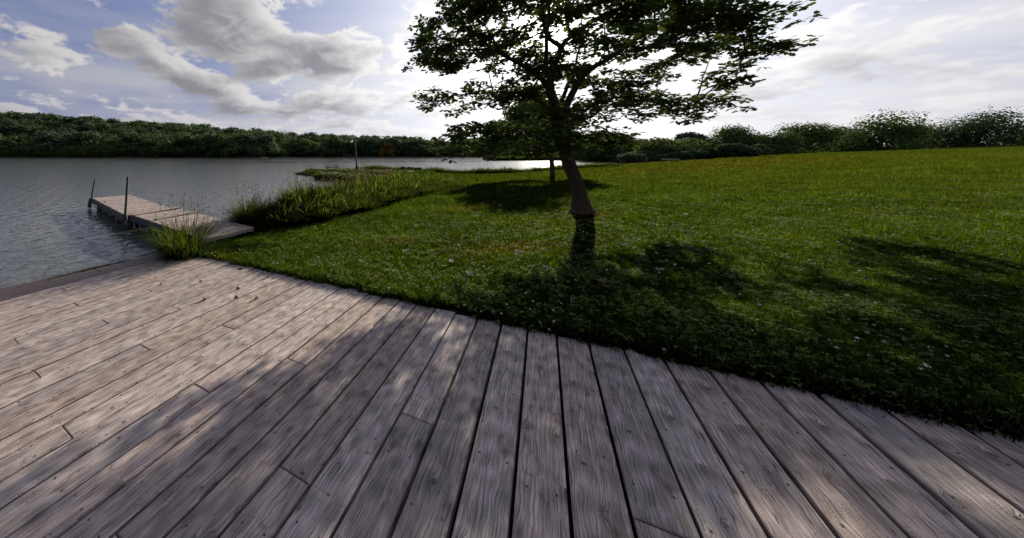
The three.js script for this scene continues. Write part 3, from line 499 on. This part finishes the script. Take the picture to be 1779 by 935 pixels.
{
  const D = 8.66, base = at(1010, 372, D); base.y = groundY(base.x, base.z) - 0.03;
  const oak = thing('oak_tree', 'large spreading oak with a leaning dark trunk on the lawn', 'tree', base);
  const loc = (u, v, d = D) => at(u, v, d).sub(base), r = rng(2024);
  const px = D / F;
  // trunk, flared at the roots
  const flare = (k, amp) => (w) => k * px * (1 + amp * (0.5 + 0.5 * Math.sin(w * 5 + 1)));
  const tp = [[1012, 378, 27, 0.28], [1012, 370, 19.5, 0.24], [1011, 361, 13.6, 0.18], [1007, 338, 10.2, 0.1], [1000, 312, 9.6, 0.08], [991, 290, 9.6, 0.07], [984, 268, 9.2, 0.06], [978, 245, 8.6, 0.05], [972, 222, 8.4, 0.04], [967, 200, 8.2, 0], [963, 180, 7.8, 0]];
  const branches = [];                                  // every wooden polyline with its radii, in local metres
  const limb = (pts, r0, r1) => { const c = new THREE.CatmullRomCurve3(pts), n = Math.max(6, Math.round(c.getLength() / 0.22)), p = c.getPoints(n); for (let i = 1; i < n; i++) p[i].add(V(r() - 0.5, r() - 0.5, r() - 0.5).multiplyScalar(0.035)); branches.push({ p, r: p.map((_, i) => 0.68 * mix(r0, r1, (i / n) ** 0.8)) }); };
  part('trunk', tube(new THREE.CatmullRomCurve3(tp.map(([u, v]) => loc(u, v))).getPoints(40), Array.from({ length: 41 }, (_, i) => { const t = i / 40 * (tp.length - 1), k = Math.min(tp.length - 2, Math.floor(t)), f = t - k; return flare(mix(tp[k][2], tp[k + 1][2], f), mix(tp[k][3], tp[k + 1][3], f)); }), 18), bark, oak);
  const L = (...a) => loc(...a);
  limb([L(963, 184), L(955, 150, 8.8), L(962, 118, 9), L(976, 82, 9.1), L(992, 62, 9.2), L(1022, 42, 9.4), L(1062, 18, 9.7), L(1092, 6, 10), L(1150, -50, 10.4)], 0.19, 0.02);
  limb([L(976, 84, 9.1), L(955, 66, 8.9), L(946, 48, 8.8), L(943, 10, 8.6), L(930, -50, 8.4), L(900, -110, 8.3)], 0.11, 0.02);
  limb([L(992, 62, 9.2), L(985, 30, 9.4), L(1000, -10, 9.6), L(1010, -80, 9.9)], 0.09, 0.02);
  limb([L(958, 160), L(935, 132, 8.3), L(905, 112, 8), L(880, 98, 7.8), L(858, 88, 7.7), L(820, 87, 7.6), L(775, 84, 7.6)], 0.13, 0.015);
  limb([L(820, 87, 7.6), L(780, 100, 7.6), L(735, 102, 7.6)], 0.03, 0.008);
  limb([L(880, 98, 7.8), L(862, 80, 7.9), L(850, 55, 8), L(825, 30, 8.1), L(790, 10, 8.2)], 0.06, 0.012);
  limb([L(970, 214), L(990, 172, 8.4), L(1016, 128, 8.1), L(1050, 106, 7.9), L(1085, 82, 7.8), L(1115, 60, 7.7), L(1160, 45, 7.7), L(1230, 20, 7.7), L(1300, 10, 7.8)], 0.15, 0.02);
  limb([L(1095, 78, 7.8), L(1110, 83, 7.6), L(1145, 81, 7.5), L(1180, 66, 7.5), L(1230, 55, 7.4), L(1290, 60, 7.4)], 0.07, 0.012);
  limb([L(975, 232), L(1000, 205, 9.2), L(1040, 178, 9.8), L(1090, 168, 10.2), L(1140, 172, 10.5), L(1190, 182, 10.7), L(1240, 178, 10.8)], 0.1, 0.012);
  limb([L(966, 196), L(930, 172, 9.2), L(885, 160, 9.5), L(840, 162, 9.6), L(790, 165, 9.6), L(740, 176, 9.6)], 0.09, 0.012);
  limb([L(978, 245), L(940, 226, 8.2), L(890, 225, 7.8), L(845, 228, 7.5), L(800, 234, 7.3), L(766, 252, 7.2)], 0.08, 0.01);
  limb([L(980, 255), L(1010, 236, 8.9), L(1045, 246, 9.2), L(1078, 258, 9.4)], 0.06, 0.01);
  limb([L(968, 205), L(960, 170, 7.9), L(950, 120, 7.2), L(950, 60, 6.6), L(960, -20, 6.2), L(990, -110, 6)], 0.11, 0.02);
  limb([L(972, 190), L(985, 150, 9.6), L(1000, 110, 10.4), L(1010, 60, 11), L(1010, -10, 11.5)], 0.1, 0.02);
  // foliage masses: bearing, height, half width, half height (as seen), distance
  const masses = [
    [757, 33, 30, 11, 7.9], [825, 18, 45, 22, 7.9], [780, 57, 42, 11, 7.9], [730, 74, 15, 8, 7.6], [780, 84, 42, 11, 7.9], [731, 104, 14, 9, 7.6], [782, 112, 36, 15, 7.9], [850, 62, 30, 20, 7.9], [905, 74, 30, 14], [862, 105, 18, 12], [915, 112, 40, 22], [880, 10, 40, 16], [935, 8, 30, 10], [870, 88, 24, 12], [840, 92, 22, 10],
    [735, 178, 17, 14, 9.6], [770, 165, 17, 12, 9.6], [791, 182, 13, 11, 9.5], [830, 159, 27, 13, 9.5], [838, 182, 15, 10, 9.4], [895, 155, 44, 18, 9.4], [870, 172, 26, 12, 9.2], [935, 165, 28, 18, 9.3],
    [828, 221, 17, 16, 7.5], [792, 236, 17, 12, 7.3], [764, 254, 9, 10, 7.2], [805, 258, 6, 9, 7.3], [839, 266, 9, 14, 7.4], [862, 246, 25, 11, 7.6], [915, 256, 30, 13, 8], [880, 226, 26, 14, 7.7], [930, 230, 24, 14, 8], [866, 262, 7, 9, 7.6],
    [980, 14, 40, 14], [1050, 10, 45, 14], [1120, 15, 45, 16], [1180, 16, 30, 20], [1150, 40, 50, 12], [1020, 52, 24, 11], [1068, 66, 38, 13], [1155, 68, 42, 16], [1195, 92, 26, 14], [1075, 94, 32, 10], [1120, 122, 28, 12], [1146, 138, 14, 5], [1000, 90, 24, 11], [955, 118, 28, 22], [1000, 132, 28, 18], [1045, 138, 32, 18], [1085, 150, 28, 11],
    [1040, 172, 36, 20, 9.8], [1085, 164, 38, 16, 10.1], [1130, 172, 20, 15, 10.4], [1120, 198, 22, 9, 10.2], [1080, 190, 22, 12, 10], [1180, 180, 30, 20, 10.6], [1202, 200, 18, 15, 10.8], [1160, 178, 20, 12, 10.5], [1010, 200, 32, 17, 9.2], [1000, 230, 22, 17, 9], [1045, 243, 34, 9, 9.2], [1074, 252, 14, 5, 9.4], [1030, 234, 30, 10, 8.8], [1060, 246, 24, 7, 9], [985, 262, 18, 12, 8.2], [960, 205, 26, 20, 8.3], [955, 240, 24, 18, 8.2],
    [1235, 28, 44, 24], [1245, 78, 40, 20], [1300, 40, 40, 26], [1330, 85, 30, 18], [1240, 178, 30, 18, 10.8], [1280, 130, 30, 16],
    [800, -25, 50, 22], [880, -35, 55, 26], [960, -40, 55, 28], [1040, -40, 55, 26], [1120, -40, 55, 26], [1200, -35, 50, 24], [1280, -25, 45, 24], [860, -85, 60, 28], [950, -100, 60, 32], [1040, -100, 60, 30], [1130, -90, 60, 28], [1210, -80, 50, 24], [920, -150, 60, 28], [1020, -165, 60, 28], [1110, -145, 55, 26],
  ];
  const clusters = [], twigs = [];
  for (const [u, v, ru, rv, fixed] of masses) {
    const room = Math.sqrt(Math.max(0.05, 1 - ((u - 1000) / 330) ** 2)), d = fixed ?? D + (r() * 2 - 1) * 2.0 * room, c = L(u, v, d), k = d / F;
    let best = null, bd = 1e9; for (const b of branches.slice(0, 14)) for (const p of b.p) { const q = p.distanceTo(c); if (q < bd) { bd = q; best = p; } }
    if (bd > 0.25) limb([best, best.clone().lerp(c, 0.5).add(V((r() - 0.5) * 0.2, 0.08, (r() - 0.5) * 0.2)), c], 0.02 + 0.012 * bd, 0.006);
    const rad = V(ru * k, rv * k, Math.min(1.1, Math.max(0.4, ru * k * 1.0)));
    const area = ru * rv, subs = Math.max(4, Math.round(area / 37));
    for (let s = 0; s < subs; s++) {                     // each mass breaks up into leafy sprays with gaps between
      const t = r() * 6.28, q = Math.sqrt(r()) * 0.95, w = c.clone().add(V(Math.cos(t) * q * rad.x, Math.sin(t) * q * rad.y, (r() * 2 - 1) * rad.z));
      clusters.push([w, V(0.25 + 0.13 * r(), 0.12 + 0.08 * r(), 0.25 + 0.13 * r()), 27]);
      if (r() < 0.7) twigs.push(tube([c, c.clone().lerp(w, 0.5).add(V(0, (r() - 0.5) * 0.08, 0)), w], [0.011, 0.007, 0.004], 4, false));
    }
  }
  for (const b of branches.slice(0, 14)) part('limb', tube(b.p, b.r, 9), bark, oak);
  part('branches', mergeGeometries(branches.slice(14).map((b) => tube(b.p, b.r, 5, false))), bark, oak).userData.kind = 'stuff';
  // bare dead twigs that hang in the gaps
  const bareTwig = []; for (const [u, v, du, dv, d] of [[1110, 102, 75, 28, 7.7], [1100, 86, 18, 24, 7.7], [842, 92, -8, 30, 7.7], [835, 122, -26, 10, 7.7], [1085, 196, 6, 16, 10], [1112, 200, -3, 12, 10.2], [828, 246, -22, 34, 7.5], [1040, 236, -14, -14, 9.1]]) for (let j = 0; j < 3; j++) { const a = L(u, v, d), b = L(u + du * (0.6 + 0.5 * r()), v + dv * (0.5 + 0.7 * r()), d + (r() - 0.5) * 0.4); bareTwig.push(tube([a, a.clone().lerp(b, 0.5).add(V(0, 0.06, 0)), b], [0.009, 0.006, 0.003], 4, false)); }
  part('twigs', mergeGeometries([...twigs, ...bareTwig]), bark, oak).userData.kind = 'stuff';
  const half = Math.ceil(clusters.length / 2);
  const c1 = part('leaves', leavesGeo(clusters.filter((_, i) => i % 2), 9, 0.15), leafMat([0.05, 0.075, 0.016], 0.8, 0.3), oak); c1.userData.kind = 'stuff';
  const c2 = part('leaves', leavesGeo(clusters.filter((_, i) => !(i % 2)), 10, 0.15), leafMat([0.075, 0.11, 0.018], 0.85, 0.42), oak); c2.userData.kind = 'stuff';
}

// ---------------------------------------------------------------- other trees and bushes
function tree(name, label, category, p, h, w, seed, mat, o = {}) {
  const t = thing(name, label, category, p, 0, o.group), r = rng(seed), lean = o.lean ?? 0, th = h * (o.clear ?? 0.35), rr = o.trunk ?? h * 0.028;
  const top = V(lean * h * 0.4, th + h * 0.2, 0);
  part('trunk', tube([V(0, -0.15, 0), V(lean * 0.03 * h, th * 0.12, 0), V(lean * h * 0.2, th * 0.6, 0), top], [rr * 1.5, rr * 1.05, rr * 0.9, rr * 0.6], 9, false), bark, t);
  const lobes = (o.lobes ?? lobesFor(r, h, w, o.low ?? 0.35, o.n ?? 14, o.flat ?? 0.6)).map((l) => [l[0] + lean * h * 0.4, ...l.slice(1)]);
  part('limbs', mergeGeometries(lobes.map((l) => tube([top.clone().lerp(V(lean * h * 0.2, th * 0.7, 0), r() * 0.8), V(mix(top.x, l[0], 0.6), mix(top.y, l[1], 0.4), mix(0, l[2], 0.6)), V(l[0], l[1], l[2])], [rr * 0.4, rr * 0.25, rr * 0.1], 5, false))), bark, t);
  part('crown', crownGeo(lobes, o.leaves ?? 2600, o.leaf ?? 0.22, seed + 1), mat, t); return t;
}
{
  const g = (u, d) => { const p = at(u, 268, d); p.y = groundY(p.x, p.z); return p; };
  const second = g(960, 27.2);
  tree('lawn_tree', 'smaller leafy tree standing on the lawn behind the oak', 'tree', second, 7.6, 8.6, 61, leafMat([0.07, 0.11, 0.02], 0.95, 0.45), { lean: -0.06, clear: 0.34, lobes: [[-1.5, 6.6, 0, 1.6, 0.9, 1.6], [-3, 5.6, 0.6, 1.5, 0.8, 1.5], [0.2, 6, -0.8, 1.5, 0.9, 1.5], [-4.4, 4.4, 0, 1.4, 0.7, 1.4], [-2.6, 4.3, 1.4, 1.6, 0.8, 1.5], [-0.6, 4.6, 1.2, 1.5, 0.8, 1.5], [1.3, 4.8, 0.2, 1.3, 0.8, 1.4], [-3.6, 3.2, -0.6, 1.4, 0.6, 1.3], [-1.6, 3, -1, 1.5, 0.6, 1.4], [0.6, 3.4, 0.8, 1.4, 0.7, 1.3], [-1.5, 5.2, -1.6, 1.6, 0.8, 1.4], [-5, 3.2, 0.5, 0.9, 0.5, 0.9]], leaves: 6800, leaf: 0.13, trunk: 0.19 });
  const far = 'trees across the inlet';
  const T = (u, d, h, w, seed, mat, label, o = {}) => { const p = g(u, d); p.y = Math.max(0.2, p.y); return tree('inlet_tree', label, 'tree', p, h, w, seed, mat, { leaf: 0.34, leaves: 2400, group: far, ...o }); };
  T(1048, 104, 11.5, 13, 71, greens[0], 'tall broad tree beyond the inlet beside the yellow meadow', { low: 0.25 });
  T(1022, 118, 9, 11, 70, greens[2], 'dark tree beyond the inlet partly behind the oak trunk', { low: 0.15 });
  T(1082, 96, 8.6, 6.5, 72, greens[4], 'dark dense rounded tree beyond the inlet', { low: 0.12 });
  T(1101, 88, 7, 6.5, 73, greens[2], 'mid height dark tree beside the dense rounded tree', { low: 0.1 });
  T(1127, 80, 4.6, 4.6, 74, greens[3], 'small light green tree among the inlet bushes', { low: 0.1 });
  T(1041, 100, 3.4, 2.6, 75, greens[1], 'young slender tree on the yellow meadow', { low: 0.35, n: 6, leaves: 500 });
  T(1172, 58, 5.3, 7.4, 76, leafMat([0.07, 0.1, 0.02], 0.95, 0.4), 'flat topped tree with a strongly leaning trunk above the bushes', { lean: -0.52, clear: 0.5, low: 0.5, flat: 0.38, leaf: 0.24, leaves: 3000, n: 16 });
  T(1192, 92, 8, 5, 77, greens[2], 'narrow pointed tree standing behind the leaning tree', { low: 0.3 });
  for (const [u, d, h, w, s] of [[1225, 92, 6, 7, 78], [1262, 84, 8.5, 8, 79], [1306, 90, 6, 7.5, 80], [1345, 78, 5.5, 7, 81], [1400, 88, 9.5, 10, 82], [1462, 96, 7, 8, 83], [1530, 86, 10.5, 11, 84], [1610, 100, 8, 10, 85], [1700, 92, 11, 12, 86], [1790, 104, 9, 11, 87]]) T(u, d, h, w, s, greens[s % 3], 'green tree in the row behind the crest of the lawn', { low: 0.1, leaves: 6500, leaf: 0.2, n: 20, flat: 0.8 });
  const bush = (u, d, h, w, seed, mat, label) => { const p = g(u, d), r = rng(seed), o = thing('bush', label, 'bush', p, 0, 'bushes at the edge of the lawn'); part('stems', mergeGeometries([0, 1, 2, 3].map((i) => tube([V(0, -0.1, 0), V((r() - 0.5) * w * 0.5, h * 0.6, (r() - 0.5) * w * 0.4)], [0.05, 0.02], 5, false))), bark, o); const l = []; for (let i = 0; i < 9; i++) { const s = w * (0.2 + 0.12 * r()); l.push([(r() - 0.5) * w * 0.8, h * (0.25 + 0.45 * r()), (r() - 0.5) * w * 0.6, s, s * 0.75, s]); } part('foliage', crownGeo(l, 1500, 0.17, seed), mat, o); };
  let s = 200; for (let u = 1092; u < 1330; u += 11 + (s % 3) * 2) bush(u, 51 + (s * 7) % 8, (1.7 + (s % 4) * 0.28) * (u > 1145 && u < 1190 ? 0.62 : 1), 3.4, s++, greens[[2, 4, 2, 0][s % 4]], 'dark green bush in the hedge at the foot of the crest');
  for (const [u, d, h] of [[1120, 62, 3.1], [1140, 60, 2.6], [1182, 61, 2.8], [1200, 64, 2.6], [1106, 66, 3]]) bush(u, d, h, 4.6, s++, greens[s % 2 ? 3 : 1], 'lighter green bush standing behind the dark hedge');
  for (const [u, d, h] of [[697, 36.5, 0.75], [712, 36.8, 0.55], [726, 36.5, 0.5]]) bush(u, d, h, 0.8, s++, greens[4], 'small dark weed bush at the water end of the lawn');
}

// ---------------------------------------------------------------- small things of the park
{
  const grey = std([0.09, 0.082, 0.075], 0.85, { map: grain }), r = rng(66);
  const p = at(576.5, 268, 42); p.y = groundY(p.x, p.z);
  const t = thing('picnic_table', 'wooden picnic table on the grassy point by the water', 'picnic table', p, 0.35);
  for (let i = 0; i < 5; i++) part(numbered('top_plank'), plank(1.85, 0.14, 0.045).translate(0, 0.78, (i - 2) * 0.15), grey, t);
  for (const z of [-0.72, 0.72]) for (const k of [-0.075, 0.075]) part(numbered('bench_plank'), plank(1.85, 0.14, 0.045).translate(0, 0.45, z + k), grey, t);
  for (const x of [-0.62, 0.62]) { part('bench_beam', boxAt(0.045, 0.09, 1.7, x, 0.36, 0), grey, t); part('top_beam', boxAt(0.045, 0.09, 0.72, x, 0.69, 0), grey, t); for (const z of [-1, 1]) { const lg = new THREE.BoxGeometry(0.045, 0.92, 0.1); lg.rotateX(z * 0.48).translate(x + 0.047, 0.37, z * 0.42); part('leg', lg, grey, t); } }
  const q = at(620, 268, 43); q.y = groundY(q.x, q.z);
  const lamp = thing('lamp_post', 'dark wooden lamp post with a hooded white globe on the grassy point', 'lamp post', q, 0);
  const h = EYE + 24 / F * 43 - q.y, pole = std([0.05, 0.04, 0.032], 0.9);
  part('pole', tube([V(0, -0.2, 0), V(-0.06, 1.2, 0), V(-0.29, h, 0)], [0.14, 0.12, 0.075], 10), pole, lamp);
  part('base_box', boxAt(0.5, 0.5, 0.5, 0, 0.25, 0), std([0.06, 0.06, 0.04], 0.9), lamp);
  part('arm', tube([V(-0.28, h - 0.12, 0), V(-0.5, h + 0.04, 0), V(-0.74, h + 0.02, 0)], [0.02, 0.02, 0.02], 6), pole, lamp);
  const head = part('hood', new THREE.LatheGeometry([[0.02, 0.13], [0.1, 0.12], [0.15, 0.04], [0.19, 0]].map((a) => new THREE.Vector2(...a)), 14).translate(-0.76, h - 0.05, 0), std([0.02, 0.02, 0.02], 0.6, { side: THREE.DoubleSide }), lamp);
  part('globe', new THREE.SphereGeometry(0.17, 14, 10).scale(1.05, 0.8, 1.05).translate(-0.76, h - 0.15, 0), new THREE.MeshPhysicalMaterial({ color: 0xffffff, roughness: 0.5, transmission: 0.5, thickness: 0 }), head);
  // stones and a block at the tip of the point
  const stone = std([0.1, 0.095, 0.09], 0.95);
  for (let i = 0; i < 11; i++) { const u = 530 + i * 3 + r() * 2, d = 37.2 + r() * 1.2 - i * 0.1, x = (u - CU) / F * d, g2 = new THREE.IcosahedronGeometry(0.28 + 0.2 * r(), 1), a = g2.attributes.position; for (let k = 0; k < a.count; k++) { const n = 0.8 + 0.5 * noise(a.getX(k) * 4 + i, a.getY(k) * 4, a.getZ(k) * 4); a.setXYZ(k, a.getX(k) * n * 1.3, a.getY(k) * n * 0.8, a.getZ(k) * n); } g2.computeVertexNormals(); const o = part(numbered('shore_stone'), g2, stone, scene); o.position.set(x, 0.06, -d); tag(o, 'dark rough stone at the tip of the grassy point', 'stone', 'stones at the tip of the point'); }
  // rope with floats across the lake
  const rope = part('boom_rope', tube(Array.from({ length: 60 }, (_, i) => { const f = i / 59, u = mix(330, 850, f), d = mix(84, 108, f); return V((u - CU) / F * d, 0.05 + 0.015 * Math.sin(i * 1.7), -d); }), Array(60).fill(0.06), 6), plastic, scene); tag(rope, 'thin dark floating boom line stretched across the lake', 'rope');
  // low pale bench below the hedge
  const b = at(1165, 268, 44); b.y = groundY(b.x, b.z); const bench = thing('park_bench', 'low pale backless bench in front of the dark hedge', 'bench', b, -0.6);
  part('seat', plank(1.7, 0.34, 0.06).translate(0, 0.46, 0), wood[1], bench); for (const x of [-0.6, 0.6]) part('leg', boxAt(0.1, 0.42, 0.28, x, 0.19, 0), iron, bench);
  // fallen leaves, pale undersides up
  const lf = leafShape(1), flat = (curl, seed) => { const pp = [], q2 = rng(seed); for (const [x, y, z] of lf.p) pp.push((x - 0.5), curl * ((x - 0.5) ** 2 + z * z * 2) + y, z); return geo(pp, null, null, lf.idx); };
  const forms = [flat(0.9, 1), flat(1.5, 2), flat(0.4, 3)], pale = leafMat([0.5, 0.46, 0.4], 0.6, 0.15), tan = leafMat([0.36, 0.24, 0.13], 0.8, 0.15), buff = leafMat([0.42, 0.37, 0.28], 0.7, 0.15);
  const spots = [[904, 439, 0.17, 0], [705, 435, 0.14, 0], [612, 416, 0.12, 0], [760, 401, 0.11, 0], [785, 456, 0.13, 0], [833, 441, 0.11, 0], [628, 453, 0.12, 0], [798, 427, 0.1, 0], [1082, 427, 0.13, 0], [1055, 394, 0.12, 0], [1137, 390, 0.13, 0], [1196, 429, 0.13, 0], [988, 462, 0.11, 1], [948, 464, 0.11, 2], [1144, 471, 0.13, 2], [917, 429, 0.12, 0], [1101, 401, 0.12, 1], [883, 404, 0.1, 1], [1027, 435, 0.1, 0], [816, 479, 0.13, 0], [648, 487, 0.13, 1], [1045, 491, 0.14, 1], [752, 375, 0.12, 0], [722, 366, 0.14, 0], [702, 372, 0.13, 0], [955, 346, 0.15, 0], [1085, 331, 0.16, 0], [1112, 333, 0.15, 0], [1030, 316, 0.2, 0], [1143, 349, 0.16, 0], [1165, 347, 0.15, 0], [1110, 314, 0.17, 0], [1080, 385, 0.12, 0], [1046, 353, 0.14, 0], [870, 358, 0.13, 0], [1139, 363, 0.13, 0], [1180, 341, 0.15, 0], [1150, 455, 0.1, 2], [770, 462, 0.09, 2], [676, 470, 0.1, 2], [1190, 372, 0.12, 0], [1060, 362, 0.12, 2], [982, 410, 0.1, 2]];
  for (const [u, v, size, m] of spots) {
    let d = 8; for (let i = 0; i < 40; i++) { const x = (u - CU) / F * d; d = mix(d, (EYE - groundY(x, -d) - 0.06) * F / (v - CV), 0.5); }
    const x = (u - CU) / F * d, o = part(numbered('fallen_leaf'), forms[Math.floor(r() * 3)], [pale, tan, buff][m], scene);
    o.scale.set(size, size, size * 1.1); o.position.set(x, groundY(x, -d) + 0.055, -d); o.rotation.set((r() - 0.5) * 0.5, r() * 6.28, (r() - 0.5) * 0.5);
    tag(o, ['pale upturned fallen leaf lying on the lawn', 'tan brown fallen leaf lying on the lawn', 'buff fallen leaf lying on the lawn'][m], 'leaf', 'fallen leaves on the lawn');
  }
  // shreds of yellow-green water weed washed up along the ramp
  const weed = []; for (let i = 0; i < 260; i++) { const f = r(), x = mix(-5.75, -5.0, f) + (r() - 0.5) * 0.22 - 0.12, z = mix(-6.05, -6.95, f) + (r() - 0.5) * 0.22 - 0.1; weed.push([x, 0.012, z, r() * 6.28, 1, 1]); }
  scatter('water_weed', bladeGeo([[0, 0, 0, 1.5, 0.1, 0.05, 0.009], [0.01, 0.01, 2, 1.5, 0.1, 0.04, 0.008], [0, 0, 4, 1.5, 0.1, 0.05, 0.008]], 2), leafMat([0.17, 0.19, 0.05], 0.7, 0.2), weed, 'shreds of yellow green water weed floating along the ramp edge', 'water weed');
}

renderer.render(scene, camera);
